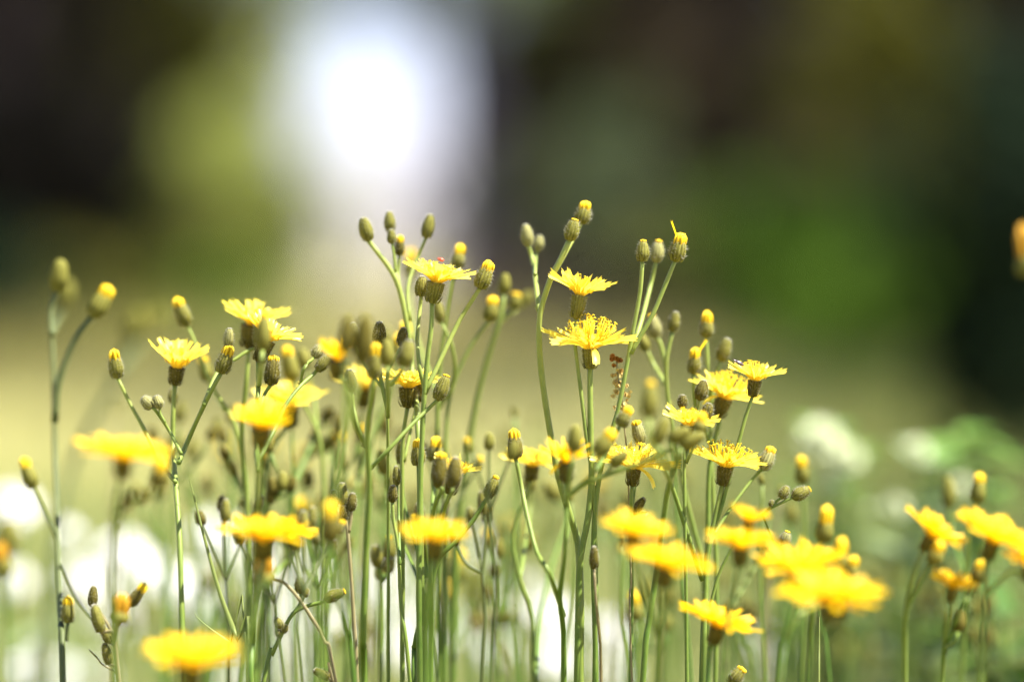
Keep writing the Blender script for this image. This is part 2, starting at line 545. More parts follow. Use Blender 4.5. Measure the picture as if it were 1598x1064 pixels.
def np_mesh(name, verts, nper, faces_t, mats, mat_idx=None, tone=None, parent=None):
    """many copies of one small face pattern: verts (N, nper, 3)"""
    N = verts.shape[0]
    me = bpy.data.meshes.new(name)
    me.vertices.add(N * nper)
    me.vertices.foreach_set('co', verts.reshape(-1).astype(np.float32))
    loops, starts = [], []
    base = (np.arange(N) * nper)[:, None]
    nl = sum(len(f) for f in faces_t)
    li = np.concatenate([np.array(f) for f in faces_t])[None, :] + base
    me.loops.add(N * nl)
    me.loops.foreach_set('vertex_index', li.reshape(-1).astype(np.int32))
    me.polygons.add(N * len(faces_t))
    st = np.cumsum([0] + [len(f) for f in faces_t])[:-1]
    me.polygons.foreach_set('loop_start', ((np.arange(N) * nl)[:, None] + st[None, :]).reshape(-1).astype(np.int32))
    for m in mats: me.materials.append(m)
    me.update(calc_edges=True)
    a = me.attributes.new('tone', 'FLOAT', 'POINT')
    tone = np.full(N, .5) if tone is None else tone
    a.data.foreach_set('value', np.repeat(tone, nper).astype(np.float32))
    o = bpy.data.objects.new(name, me); COL.objects.link(o)
    if parent: o.parent = parent
    return o

def grass(name, n, y0, y1, power, hmin, hmax, wid, material, seed, label, keep=None):
    g = np.random.default_rng(seed)
    y = y0 + (y1 - y0) * g.random(n) ** power
    x = (g.random(n) - .5) * 2 * (0.35 + .20 * y)
    if keep is not None:
        k = keep(x, y); x, y = x[k], y[k]; n = len(x)
    h = g.uniform(hmin, hmax, n) * (0.6 + .4 * g.random(n))
    az = g.random(n) * 6.283
    wd = wid * g.uniform(.6, 1.3, n) * (1 + y * .06)
    dx, dy = np.cos(az), np.sin(az)
    ln = h * g.uniform(.05, .45, n)
    la = g.random(n) * 6.283
    lx, ly = np.cos(la) * ln, np.sin(la) * ln
    v = np.zeros((n, 5, 3))
    for q, (t, sgn, ww) in enumerate(((0, -1, 1), (0, 1, 1), (.55, 1, .8), (.55, -1, .8), (1, 0, 0))):
        v[:, q, 0] = x + dx * sgn * wd * ww + lx * t * t
        v[:, q, 1] = y + dy * sgn * wd * ww + ly * t * t
        v[:, q, 2] = h * t
    o = np_mesh(name, v, 5, [(0, 1, 2, 3), (3, 2, 4)], [material], tone=g.random(n))
    return tag(o, label, 'grass', kind='stuff')

M['meadow'] = mat('meadow grass', (0.25, 0.255, 0.075), (0.51, 0.48, 0.215), 0.6, 0.35)
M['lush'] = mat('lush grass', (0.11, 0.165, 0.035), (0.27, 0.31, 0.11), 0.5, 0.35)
grass('meadow_grass', 42000, 0.9, 30, 1.6, .05, .17, .0022, M['meadow'], 3, 'short dry meadow grass covering the ground behind the flowers')
grass('lush_grass', 16000, 1.2, 7, 1.3, .07, .20, .0022, M['lush'], 4, 'fresh green grass tufts round the feet of the flowers')

grass('edge_grass', 14000, 12, 25, .7, .14, .38, .0030, mat('edge grass', (0.17, 0.17, 0.04), (0.38, 0.34, 0.12), .6, .3), 5, 'taller olive grass along the foot of the wood', lambda x, y: x < .035 * y + .5 * np.sin(y * 2.1))
grass('shade_coloured_side_grass', 30000, 3.6, 22, 1.2, .08, .22, .0026, mat('shade-darkened side grass', (0.035, 0.065, 0.007), (0.11, 0.14, 0.024), .6, .3), 6, 'greener grass on the right of the meadow, coloured darker for shade', lambda x, y: x > .048 * y + .25 * np.sin(y * 1.7))  # greener grass, with the right-hand shade put into its darker colour
# ---- trees of the wood edge
def leaves(parent, name, centre, radii, n, size, material, seed, clumps=26, hollow=.45, stuff=False):
    g = np.random.default_rng(seed)
    # clump centres spread through the crown, leaves spread through the clumps
    cc = g.normal(size=(clumps, 3)); cc /= np.linalg.norm(cc, axis=1)[:, None]
    cc *= (hollow + (1 - hollow) * g.random((clumps, 1)))
    cr = g.uniform(.22, .42, clumps)
    k = g.integers(0, clumps, n)
    d = g.normal(size=(n, 3)); d /= np.linalg.norm(d, axis=1)[:, None]
    p = (cc[k] + d * (cr[k] * g.random(n) ** .45)[:, None]) * np.array(radii)[None, :] + np.array(centre)[None, :]
    p[:, 2] = np.maximum(p[:, 2], size * .3)
    a = g.normal(size=(n, 3)); a[:, 2] -= .4; a /= np.linalg.norm(a, axis=1)[:, None]
    b = np.cross(a, g.normal(size=(n, 3))); b /= np.linalg.norm(b, axis=1)[:, None]
    s = (size * g.uniform(.6, 1.3, n))[:, None]
    v = np.stack([p - a * s * .5, p + b * s * .26, p + a * s * .55, p - b * s * .26], axis=1)
    tone = np.clip(g.normal(.5, .22, n) + (g.random(clumps)[k] - .5) * .5, 0, 1)
    o = np_mesh(name, v, 4, [(0, 1, 2, 3)], [material], tone=tone, parent=parent)
    return o

def tree(label, x, d, h, tr, crowns, leafmat, bark, seed, nleaf=2600, size=.2, name='woodland_tree', group='trees at the wood edge', lean=0.0, px=True):
    g = random.Random(seed)
    X = (x - 799) * K * d if px else x
    root = empty(name, (X, d, 0)); tag(root, label, 'tree', group)
    mb = MB()
    pts = [Vector((0, 0, -.05)), Vector((lean * h * .2, 0, h * .3)), Vector((lean * h * .6 + g.uniform(-.1, .1), g.uniform(-.1, .1), h * .65)), Vector((lean * h, 0, h))]
    path = spline(pts, 14)
    tube(mb, path, tr * 1.15, tr * .25, 10, .5, g, wob=.08)
    for i in range(9):
        k = g.randrange(5, len(path) - 1)
        a = g.random() * 6.28
        L = h * g.uniform(.18, .34)
        st = path[k]
        e = st + Vector((math.cos(a) * L, math.sin(a) * L, L * g.uniform(.3, .9)))
        m_ = st.lerp(e, .5) + Vector((0, 0, -.06 * L))
        tube(mb, spline([st, m_, e], 5), tr * .38, tr * .06, 6, .5, g, wob=.08)
    mb.build('trunk', bark, root)
    for i, (cx, cz, rx, rz) in enumerate(crowns):
        leaves(root, 'crown', (cx, 0, cz), (rx, rx * .9, rz), int(nleaf / len(crowns)), size, leafmat, seed * 7 + i, clumps=30)
    return root

def bush(label, x, d, rx, ry, h, leafmat, seed, n=2200, size=.10, name='shrub', group=None, zc=None, hollow=.35):
    X = (x - 799) * K * d
    root = empty(name, (X, d, 0)); tag(root, label, 'shrub', group)
    mb = MB(); g = random.Random(seed)
    for i in range(7):
        a = g.random() * 6.28; L = g.uniform(.4, .8)
        e = Vector((math.cos(a) * rx * L, math.sin(a) * ry * L, h * g.uniform(.5, .9)))
        tube(mb, spline([Vector((0, 0, -.03)), e * .5 + Vector((0, 0, h * .1)), e], 5), .035, .006, 6, .4, g)
    mb.build('branches', M['bark'], root)
    leaves(root, 'foliage', (0, 0, zc or h * .52), (rx, ry, h * .52), n, size, leafmat, seed, clumps=34, hollow=hollow)
    return root

def leafmat(name, c0, c1, tr=.28):
    return mat(name, c0, c1, .75, tr, spec=.08)
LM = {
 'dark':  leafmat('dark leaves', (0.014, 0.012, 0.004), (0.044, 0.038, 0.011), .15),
 'black': leafmat('shade-black leaves', (0.0015, 0.0013, 0.001), (0.006, 0.005, 0.003), .05),  # shade of the wood put into a near-black leaf colour
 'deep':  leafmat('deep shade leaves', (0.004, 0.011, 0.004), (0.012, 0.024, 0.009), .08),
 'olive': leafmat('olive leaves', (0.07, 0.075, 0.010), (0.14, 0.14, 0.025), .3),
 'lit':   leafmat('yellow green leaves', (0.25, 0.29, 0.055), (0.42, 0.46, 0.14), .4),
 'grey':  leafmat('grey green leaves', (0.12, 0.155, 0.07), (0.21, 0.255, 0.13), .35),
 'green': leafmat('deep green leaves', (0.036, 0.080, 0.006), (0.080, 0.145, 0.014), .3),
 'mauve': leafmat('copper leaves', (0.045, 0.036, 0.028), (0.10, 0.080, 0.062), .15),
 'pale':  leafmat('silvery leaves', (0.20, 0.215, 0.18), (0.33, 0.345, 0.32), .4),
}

# high canopy trees whose crowns stand above the frame and shade the edge
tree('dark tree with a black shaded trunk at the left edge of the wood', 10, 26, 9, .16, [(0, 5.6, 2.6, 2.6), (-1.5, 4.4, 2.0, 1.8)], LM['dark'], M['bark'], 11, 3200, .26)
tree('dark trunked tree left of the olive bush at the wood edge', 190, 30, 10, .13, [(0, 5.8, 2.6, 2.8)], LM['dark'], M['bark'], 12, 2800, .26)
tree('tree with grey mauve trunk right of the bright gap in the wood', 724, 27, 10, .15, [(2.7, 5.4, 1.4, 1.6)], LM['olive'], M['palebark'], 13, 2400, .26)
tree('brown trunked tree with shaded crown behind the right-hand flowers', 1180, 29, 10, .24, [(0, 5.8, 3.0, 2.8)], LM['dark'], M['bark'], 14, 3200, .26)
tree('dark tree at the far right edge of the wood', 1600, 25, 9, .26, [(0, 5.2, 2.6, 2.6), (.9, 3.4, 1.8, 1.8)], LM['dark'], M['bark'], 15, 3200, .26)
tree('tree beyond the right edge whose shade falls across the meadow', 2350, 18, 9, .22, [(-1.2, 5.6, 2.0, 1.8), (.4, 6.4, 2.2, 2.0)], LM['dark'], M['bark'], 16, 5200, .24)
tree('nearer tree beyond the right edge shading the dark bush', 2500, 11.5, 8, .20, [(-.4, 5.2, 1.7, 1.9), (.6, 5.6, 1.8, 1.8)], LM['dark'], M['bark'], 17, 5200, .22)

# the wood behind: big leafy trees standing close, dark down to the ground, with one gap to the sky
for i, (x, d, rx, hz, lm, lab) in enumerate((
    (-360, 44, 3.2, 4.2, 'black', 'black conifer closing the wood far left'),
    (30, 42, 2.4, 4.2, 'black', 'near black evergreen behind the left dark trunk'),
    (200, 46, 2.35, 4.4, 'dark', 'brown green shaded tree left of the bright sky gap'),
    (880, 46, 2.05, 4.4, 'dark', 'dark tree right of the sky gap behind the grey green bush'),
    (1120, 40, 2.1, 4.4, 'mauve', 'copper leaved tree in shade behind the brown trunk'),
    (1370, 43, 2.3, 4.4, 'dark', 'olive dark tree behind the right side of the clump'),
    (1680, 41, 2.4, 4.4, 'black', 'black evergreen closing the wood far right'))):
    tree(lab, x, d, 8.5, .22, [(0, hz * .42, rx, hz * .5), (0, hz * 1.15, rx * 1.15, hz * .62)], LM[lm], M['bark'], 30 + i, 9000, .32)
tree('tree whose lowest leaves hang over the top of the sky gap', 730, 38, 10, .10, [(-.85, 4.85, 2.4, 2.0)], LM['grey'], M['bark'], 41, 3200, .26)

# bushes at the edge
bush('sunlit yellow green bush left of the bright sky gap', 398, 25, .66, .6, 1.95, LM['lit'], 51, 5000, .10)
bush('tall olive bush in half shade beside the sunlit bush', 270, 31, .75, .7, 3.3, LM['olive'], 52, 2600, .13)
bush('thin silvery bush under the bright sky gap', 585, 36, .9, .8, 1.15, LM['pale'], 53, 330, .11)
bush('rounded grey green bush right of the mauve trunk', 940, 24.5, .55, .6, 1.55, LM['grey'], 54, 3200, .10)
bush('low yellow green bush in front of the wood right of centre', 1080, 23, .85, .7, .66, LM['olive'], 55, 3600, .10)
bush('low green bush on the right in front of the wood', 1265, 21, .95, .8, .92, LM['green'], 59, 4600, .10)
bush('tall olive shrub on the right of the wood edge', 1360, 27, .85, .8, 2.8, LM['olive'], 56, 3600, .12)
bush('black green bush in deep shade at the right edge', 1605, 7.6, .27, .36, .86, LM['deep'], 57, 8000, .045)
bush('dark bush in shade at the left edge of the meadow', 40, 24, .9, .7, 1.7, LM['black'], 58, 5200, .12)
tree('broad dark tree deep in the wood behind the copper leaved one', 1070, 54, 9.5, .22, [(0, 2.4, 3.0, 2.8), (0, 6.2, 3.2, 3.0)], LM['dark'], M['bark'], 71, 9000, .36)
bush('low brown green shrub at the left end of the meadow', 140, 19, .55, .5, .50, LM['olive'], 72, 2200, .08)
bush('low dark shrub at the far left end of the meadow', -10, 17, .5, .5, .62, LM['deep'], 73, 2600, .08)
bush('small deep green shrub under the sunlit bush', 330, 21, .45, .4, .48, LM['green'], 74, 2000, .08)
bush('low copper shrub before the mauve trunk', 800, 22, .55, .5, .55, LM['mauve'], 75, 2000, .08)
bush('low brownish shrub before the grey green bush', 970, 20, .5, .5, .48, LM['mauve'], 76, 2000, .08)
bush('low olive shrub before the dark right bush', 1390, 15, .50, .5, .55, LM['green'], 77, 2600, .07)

# ------------------------------------------------------------------ the flowers, left to right
plant('tall soft-focus hawkweed at the far left with grey top buds and a yellow-tipped side bud', 8, 10, [
    ([(98,1064,3), (94,950,5), (90,830,7), (86,700), (84,600), (82,540), (79,490)], B(92,430,56,33,0,8), 9),
    ([(82,520), (92,490)], B(103,457,44,28,0,12), 18, 9),
    ([(85,660), (92,595), (118,530)], B(158,470,62,36,.28), 8, 12),
    ([(92,845,7), (68,795)], B(44,737,56,27,.3), 7, 8),
    ([(104,1000,4), (106,972)], B(106,950,46,24,.3), 4, 7),
    ([(95,880,6), (118,930), (140,960), (155,975)], None, 4, 5)], 'dull')
plant('hawkweed with a diagonal blurred stem and twin grey buds, behind the tall far left one', 24, 15, [
    ([(72,1064), (82,880), (108,745), (142,662), (178,596)], B(212,508,58,38,0), 27),
    ([(186,580), (222,530)], B(244,497,44,34,0,25), 29, 10)], 'dull')
plant('hawkweed with a goblet-shaped yellow flower above a dark cup and twin woolly buds below', 2, 10, [
    ([(287,1064,-3), (284,985,-3), (281,860,-2), (275,765,0), (270,700), (270,650)], F(276,574,56,36,8,5,28,30,.2), 3),
    ([(274,752,0), (250,722), (224,668), (204,632)], B(180,567,50,26,.3,-8), 3, 7),
    ([(279,722,0), (290,695), (310,650), (332,605)], B(352,560,50,28,.3,18), 0, 8),
    ([(318,632,0), (340,580), (368,560), (392,545)], B(405,520,60,24,0,0,'bud'), 3, 7),
    ([(345,576,0), (354,556)], B(357,527,32,18,0,5,'palebud'), 0, 5),
    ([(283,708,0), (264,672), (244,642)], B(230,628,24,22,0,-45,'palebud'), 0, 6),
    ([(258,660,0), (250,645)], B(246,627,22,20,0,-20,'palebud'), 0, 5),
    ([(270,690,4), (271,645)], B(270,618,26,18,0,0), 5, 6)])
plant('slender hawkweed topped by one pale yellow-tipped bud left of the large upper left flower', 6, 8, [
    ([(385,1064), (388,900), (386,795), (382,738), (366,662), (336,612), (318,572), (300,525)], B(283,486,52,28,.25), 6),
    ([(350,640), (330,605)], B(320,575,44,24,.2), 8, 6)])
plant('hawkweed with a wide ragged yellow flower on a blurred stem at upper left', 7, 10, [
    ([(396,1064), (391,890), (383,760), (377,680), (384,600)], F(394,508,58,28,10,8,38,40,.35), 5)])
plant('hawkweed with a rounded front bloom and a half-opened one above carrying a small insect', -3, 11, [
    ([(391,1064,-4), (394,1000,-4), (399,880,-6), (402,800,-8), (404,740,-9)], F(408,668,52,32,4,16,36,36,.2), -10, 10),
    ([(403,735,-5), (400,665), (403,610)], F(417,531,52,32,24,2,30,40,.15), 0, 9),
    ([(404,640,-2), (413,615)], B(425,577,50,27,.15,5,'darkbud'), -1, 7),
    ([(403,720,-4), (426,675), (447,630), (470,601), (489,584)], B(506,566,36,20,0,45), 0, 7),
    ([(469,602,0), (474,575), (488,556)], B(496,548,24,20,0,30,'palebud'), 0, 6),
    ([(404,600,0), (408,570)], B(411,516,64,26,.12,3,'bud'), -7, 9)])
plant('hawkweed with a broad flat flower blurred behind the rounded left bloom', 8, 9, [
    ([(420,1064), (417,880), (416,770), (425,700)], F(452,638,62,26,6,10,34,34,.3), 8),
    ([(505,1064), (506,900), (505,755), (497,680), (476,635), (460,600)], B(452,566,60,28,.25), 8, 8),
    ([(495,675), (490,620)], B(474,560,36,24,0), 9, 6)])
plant('vivid green hawkweed forking into a yellow-tipped bud and a small ragged flower', -3, 12, [
    ([(568,1064), (566,1000), (571,860), (576,760), (573,690), (577,640), (582,605)], B(585,562,62,27,.35), -6, 12),
    ([(571,697), (556,665), (546,628), (535,595)], F(527,562,44,46,4,8,32,34,.15,0,True,.9), -8, 9),
    ([(576,733,-2), (606,702), (640,665), (668,638)], B(690,604,46,25,.06,20), -1, 7),
    ([(558,668), (553,640)], B(547,594,38,22,0), -2, 6)])
plant('cluster of tall dark brown buds crowding above the small ragged flower, nearest the camera', -12, 10, [
    ([(500,1064), (508,900), (525,760), (538,640)], B(541,523,62,28,0,3,'darkbud'), -12),
    ([(533,690), (555,610)], B(568,530,80,34,0,4,'darkbud'), -12, 10)])
plant('thin hawkweed with striped dark buds in sharp focus right of the small ragged flower', 0, 7, [
    ([(606,1064,2), (606,840,2), (605,660), (604,590), (613,565)], B(628,526,32,19,0,8,'darkbud'), 0, 6),
    ([(605,640), (594,590), (592,555)], B(592,520,38,24,0,2,'darkbud'), 0, 7),
    ([(600,610), (570,570), (556,545)], B(552,516,28,18,0,-8,'palebud'), 0, 5),
    ([(605,650,-2), (606,590)], B(604,550,46,26,0,0), -7, 8),
    ([(610,600,-2), (626,580)], B(634,552,46,28,0,14,'bud'), -6, 8)])
plant('hawkweed with blurred yellow bloom behind the cluster of dark buds', 9, 8, [
    ([(540,1064), (548,900), (560,700)], F(568,606,50,30,2,6,34,34,.3), 10),
    ([(556,760), (590,640)], B(600,530,44,26,0), 14, 7),
    ([(558,740), (600,640), (615,580)], B(621,536,36,22,.5), 9, 6)])
plant('hawkweed with a low wide yellow flower and dark cup below the big tilted one', 2, 9, [
    ([(628,1064), (628,860), (628,700)], F(637,605,54,20,2,6,32,34,.3), 2),
    ([(630,720), (646,650)], B(655,612,34,20,0,8,'darkbud'), 3, 6)])
plant('tall middle hawkweed ending in green buds on thin arms against the bright gap', 4, 11, [
    ([(664,1064,0), (657,900,0), (656,790,0), (652,660,1), (643,580), (636,515), (626,462), (612,425)], B(571,358,40,24,0,-14), 4),
    ([(630,480), (618,430), (615,395)], B(608,346,34,20,0,-3), 5, 6),
    ([(617,425), (615,400)], B(611,369,24,16,0,-3), 4, 5),
    ([(627,470), (621,430)], B(624,382,34,18,.3,3,'darkbud'), 5, 6),
    ([(640,500), (636,450), (650,405)], B(668,353,40,22,0,12), 5, 6),
    ([(646,610), (640,560)], B(633,517,36,26,.5), 8, 6)])
plant('hawkweed with the large tilted yellow flower in the middle carrying a red insect', -1, 10, [
    ([(655,1064), (654,960), (654,840), (657,720), (662,620), (667,560), (673,512)], F(681,441,62,20,12,4,31,36,.35,0,False,.4,True), -1, 10),
    ([(662,615), (688,560), (717,500)], B(757,428,50,29,.28,20), 0, 8),
    ([(663,608,0), (655,575), (651,530), (655,485)], B(658,447,34,24,0,3), 1, 7)])
plant('hawkweed with an orange-yellow tipped bud behind the large tilted middle flower', 7, 9, [
    ([(686,1064), (684,900), (682,740), (684,600), (694,510), (705,440)], B(716,398,40,25,.4), 6),
    ([(684,640), (709,590), (705,540)], B(685,486,38,20,0,-10), 6, 7),
    ([(684,620), (650,530), (636,470)], B(640,408,44,26,.4), 13, 8)])
plant('soft-focus hawkweed with small round buds spreading right of the large middle flower', 9, 12, [
    ([(706,1064), (712,850), (728,720), (744,625), (762,554), (780,497)], B(787,443,36,22,0,6), 8),
    ([(780,502), (796,488)], B(804,469,28,24,.15,10), 9, 7),
    ([(790,492), (806,482)], B(822,465,26,20,0,25), 11, 6)])
plant('hawkweed whose thin branching stem carries a plump yellow-tipped bud right of the middle', 7, 8, [
    ([(694,1064), (694,880), (696,680), (706,605), (732,545), (754,512)], B(767,481,44,27,.3,10), 7)])
plant('bare green hawkweed stem ending at two small dark closed buds in lower middle', -1, 7, [
    ([(640,1064), (626,950), (622,860), (614,810)], B(613,770,28,17,0,3,'darkbud'), 0),
    ([(624,880), (622,800)], B(619,742,32,14,0,-3), 1, 5)])
plant('stout curving hawkweed crowned by the two tallest hairy buds, right of centre', 2, 12, [
    ([(905,1064,0), (906,940,0), (902,850), (890,805), (872,745), (858,670), (848,605), (842,545), (843,490), (858,438), (876,402)], B(893,358,38,26,.06,15), 0, 12),
    ([(862,430), (886,388), (900,362)], B(911,331,40,28,.3,14), 3, 8),
    ([(841,485), (836,440), (831,405)], B(822,367,36,22,0,-8,'palebud'), 5, 8),
    ([(835,428), (836,400)], B(841,379,25,18,0,8,'palebud'), 6, 6)])
plant('hawkweed with a narrow flaring flower above a hairy cup, beside the curving stem', 0, 8, [
    ([(928,1064), (930,900), (926,760), (915,680), (909,630), (902,575), (897,530)], F(905,461,54,27,10,1,28,40,.45,0,False,1.0,True), 0, 8)])
plant('thick-stemmed hawkweed with a flat fringed flower and drooping florets in sharp focus', 0, 12, [
    ([(901,1064), (903,954), (906,870), (918,806), (923,740), (922,683), (921,620)], F(921,545,71,15,0,1,28,34,.95,1,False,1.0,True), 0, 12)])
plant('tall hawkweed with three bristly buds, one with a single raised yellow floret', 0, 9, [
    ([(930,1064), (926,860), (936,740), (962,648), (977,576), (988,515), (999,455)], B(1003,391,38,24,.08,2), 0, 9),
    ([(986,546,1), (1001,500), (1014,450)], B(1026,391,38,24,.1,8,'palebud'), 4, 8),
    ([(984,552,0), (1002,520), (1020,488), (1040,440)], B(1059,385,50,31,.32,14,'bud',4,3.4), 0, 8)])
plant('pale hawkweed with three small olive buds on a forking stem behind the bristly buds', 6, 9, [
    ([(1100,1064), (1098,900), (1086,838), (1070,775), (1058,710), (1046,650), (1040,600), (1040,560)], B(1052,502,34,20,0,10), 5),
    ([(1040,575), (1030,535)], B(1020,508,42,25,.1,-12,'palebud'), 6, 8),
    ([(1040,600), (1022,573)], B(1003,533,34,21,0,-25), 7, 8)])
plant('hawkweed ending in an upright orange-yellow tipped bud right of the bristly buds', 5, 9, [
    ([(1116,1064), (1118,900), (1113,775), (1109,680), (1108,620), (1104,565)], B(1103,505,46,25,.4,3), 5),
    ([(1110,660), (1112,600)], B(1130,546,40,24,0,18), 5, 8),
    ([(1108,690), (1088,645), (1083,605)], B(1084,562,46,24,.35,5,'bud',6,.5), 4, 8)])
plant('hawkweed with a wide fringed flower tilted to the right behind the beetle flower', 4, 10, [
    ([(1098,1064), (1104,860), (1106,745), (1112,700), (1122,660)], F(1130,622,62,16,20,3,30,34,.9,1,True,.8,True), 4)])
plant('hawkweed with the small sharp flower on which a dark beetle rests', 0, 8, [
    ([(1094,1064), (1100,930), (1108,850), (1128,784), (1147,712), (1163,652)], F(1178,594,47,24,8,3,24,28,.7,0,True,.8,True), 0, 8)])
plant('hawkweed with the crisp flat fringed flower on a dark stalk below the beetle flower', 0, 11, [
    ([(1097,1064), (1100,960), (1103,870), (1114,816)], F(1132,729,62,14,9,3,28,32,.75,0,True,.9,True), 0, 11),
    ([(1107,850,0), (1119,826), (1147,783), (1178,743)], B(1198,714,42,26,.25,24,'palebud'), 2, 6),
    ([(1096,905,0), (1077,845), (1056,780), (1040,735)], None, -2, 8)])
plant('short hawkweed with a small spreading flower between round dark buds at right', -1, 7, [
    ([(1072,1064), (1070,880), (1068,740)], F(1073,664,48,24,10,6,24,26,.5,0,True,.8,True), -1),
    ([(1069,720), (1086,650)], B(1095,609,34,23,0,14,'darkbud'), 0, 6),
    ([(1070,700), (1066,655)], B(1065,626,22,18,0,0,'darkbud'), 0, 5),
    ([(1074,700), (1096,665)], B(1104,641,26,21,0,14,'darkbud'), -1, 5),
    ([(1072,720), (1086,690)], B(1094,657,34,24,.5,15), -7, 6)])
plant('hawkweed with blurred olive buds leaning right in front of the small spreading flower', -6, 11, [
    ([(1003,1064,-2), (1012,975,-2), (1025,890,-2), (1036,805,-3), (1044,757,-4), (1060,715)], B(1080,687,46,25,0,62), -8),
    ([(1056,722), (1050,700)], B(1060,678,40,23,0,60), -8, 7),
    ([(1050,740), (1036,710)], B(1032,672,48,24,0,25), -9, 7),
    ([(1046,750), (1016,690)], B(1014,622,62,28,.12,3), -11, 9)])
plant('hawkweed with a yellow bloom and long grey side arm left of the olive buds', -6, 10, [
    ([(880,1064,-1), (879,980,-2), (874,930,-4), (882,863), (884,790)], F(884,722,46,38,4,8,30,34,.2,1,True,.9), -6),
    ([(884,776), (918,753), (996,724), (1050,700)], None, -8, 9),
    ([(892,770), (925,740)], B(945,690,52,31,.3,32), -8, 8),
    ([(884,790), (890,740)], B(897,684,46,26,0,5), -8, 7),
    ([(940,745), (952,732)], B(966,716,36,21,0,50), -7, 6),
    ([(930,735), (955,690)], B(976,649,38,25,.35,30), -4, 7),
    ([(880,960,-2), (858,895), (838,862), (822,800), (814,760)], B(803,691,50,27,.3,-4,'darkbud'), -2, 8)])
plant('hawkweed with a loose long-petalled flower and dark stalk, behind the leaning grey arm', 0, 8, [
    ([(984,1064,3), (986,930,3), (985,790)], F(989,731,70,14,5,6,26,30,.4,1,True,1.0,True), 0),
    ([(985,800), (996,720)], B(996,674,42,23,.15,-14,'palebud'), 1, 6),
    ([(985,830), (1010,800)], B(996,790,34,17,0,35,'darkbud'), 1, 5)])
plant('hawkweed with a blurred yellow bloom behind the dark yellow-tipped bud at centre', 6, 8, [
    ([(832,1064), (830,960), (812,905), (800,835), (820,775)], F(830,727,50,16,4,8,26,26,.3), 6),
    ([(836,1064), (842,975), (862,880), (890,800)], B(862,765,40,24,0), 12, 8),
    ([(812,900), (826,800)], B(826,748,40,24,0), 9, 7)])
plant('hawkweed with a row of yellow-tipped buds and a small spiky flower at centre', 1, 9, [
    ([(672,1064), (673,960), (672,850), (678,790), (690,765)], B(686,732,60,27,.15,5,'darkbud'), -4, 9),
    ([(680,880), (690,810), (703,768)], F(709,741,42,28,14,4,26,34,.7,0,True,1.0,True), 1, 8),
    ([(676,900), (692,800), (704,770)], B(709,737,50,26,0,5,'darkbud'), -5, 7),
    ([(668,900), (656,780)], B(653,705,46,26,.3,0), 0, 8),
    ([(674,840), (676,760)], B(680,700,44,26,.4,3), 4, 8),
    ([(664,900), (632,790)], B(626,706,42,19,0,0), 3, 6),
    ([(664,930), (606,790)], B(597,720,42,22,0,-6), 7, 6)])
plant('hawkweed with one sharp pale-topped bud leaning right on a long arm at centre', 0, 9, [
    ([(646,1064), (647,1010), (656,970), (670,930), (676,900), (687,868), (710,846), (738,812), (756,783)], B(768,759,42,23,.12,22,'bud'), 0)])
plant('thick blurred hawkweed stalk with a flat yellow flower, close in front at centre', -13, 22, [
    ([(666,1064), (667,960), (670,900)], F(680,842,54,16,4,10,36,38,.2), -14)])
plant('dead brown stalk with a tight knot of dark closed buds', -2, 8, [
    ([(557,1064), (553,980), (548,900), (542,825)], B(534,770,36,20,0,-3,'bud'), -2),
    ([(544,830), (548,805)], B(549,783,30,18,0,6,'darkbud'), -2, 6),
    ([(541,825), (528,800)], B(522,778,30,15,0,-8,'darkbud'), 0, 5),
    ([(543,830), (540,815)], B(537,800,26,17,0,-5,'darkbud'), -2, 5)], 'brown')
plant('hawkweed with an orange-tipped fat bud blurred in front of the dead brown stalk', -10, 10, [
    ([(553,1064,-6), (541,980,-7), (530,930), (519,870)], B(516,813,72,34,.35,2,'darkbud'), -13)], 'green')
plant('low hawkweed branching into plump green buds lying over to the right, sharp at lower centre', 0, 8, [
    ([(411,1064), (424,1022), (440,988), (457,957), (480,945), (503,939)], B(523,928,38,21,.06,68), 0, 8),
    ([(455,960), (468,942)], B(468,913,27,19,0,-8), 0, 6),
    ([(467,942), (473,935)], B(477,924,16,13,0,20), 0, 4),
    ([(432,1005), (438,990)], B(435,972,20,16,0,-25), 0, 5),
    ([(437,995), (441,988)], B(444,980,16,14,0,25), 0, 4),
    ([(437,1000), (436,992)], B(434,987,11,11,0,-40), 0, 4)])
plant('arching dead brown stem crossing the lower left', -3, 7, [
    ([(524,1064), (508,1003), (480,953), (448,912), (428,902)], B(418,898,24,14,0,-60,'darkbud'), -3)], 'brown')
plant('small brown bud nodding at the bottom edge under the plump green buds', -1, 5, [
    ([(524,1080), (516,1064)], B(502,1051,30,17,0,-65,'darkbud'), -1)], 'brown')
plant('hawkweed with a flat yellow bloom over an orange withered head at lower left', -10, 13, [
    ([(378,1064), (390,980), (402,920)], F(412,842,66,15,3,6,38,36,.3), -10, 13),
    ([(404,920), (450,870)], F(452,834,40,18,8,6,22,22,.2), -7, 8),
    ([(388,990), (404,930)], B(412,888,52,42,.55,5,faded=True), -9, 10)])
plant('hawkweed with a bunch of small dark buds blurred above the flat lower left bloom', 8, 7, [
    ([(408,1064), (412,900), (418,800), (424,780)], B(425,760,34,20,0,-8,'darkbud'), 7),
    ([(422,785), (436,770)], B(440,751,32,20,0,6,'bud'), 7, 5),
    ([(424,782), (444,772)], B(455,755,28,18,0,18,'darkbud'), 8, 5),
    ([(420,790), (420,775)], B(421,775,24,16,0,-8,'darkbud'), 7, 4)])
plant('hawkweed with a yellow-tipped bud bent right and blurred behind the left blooms', 11, 9, [
    ([(462,1064), (452,880), (452,780), (478,710)], B(516,689,54,27,.28,55,'bud'), 11),
    ([(453,800), (464,830)], B(470,803,60,32,.35,5), 13, 8),
    ([(455,770), (470,720)], B(490,700,40,24,0,50), 12, 7)])
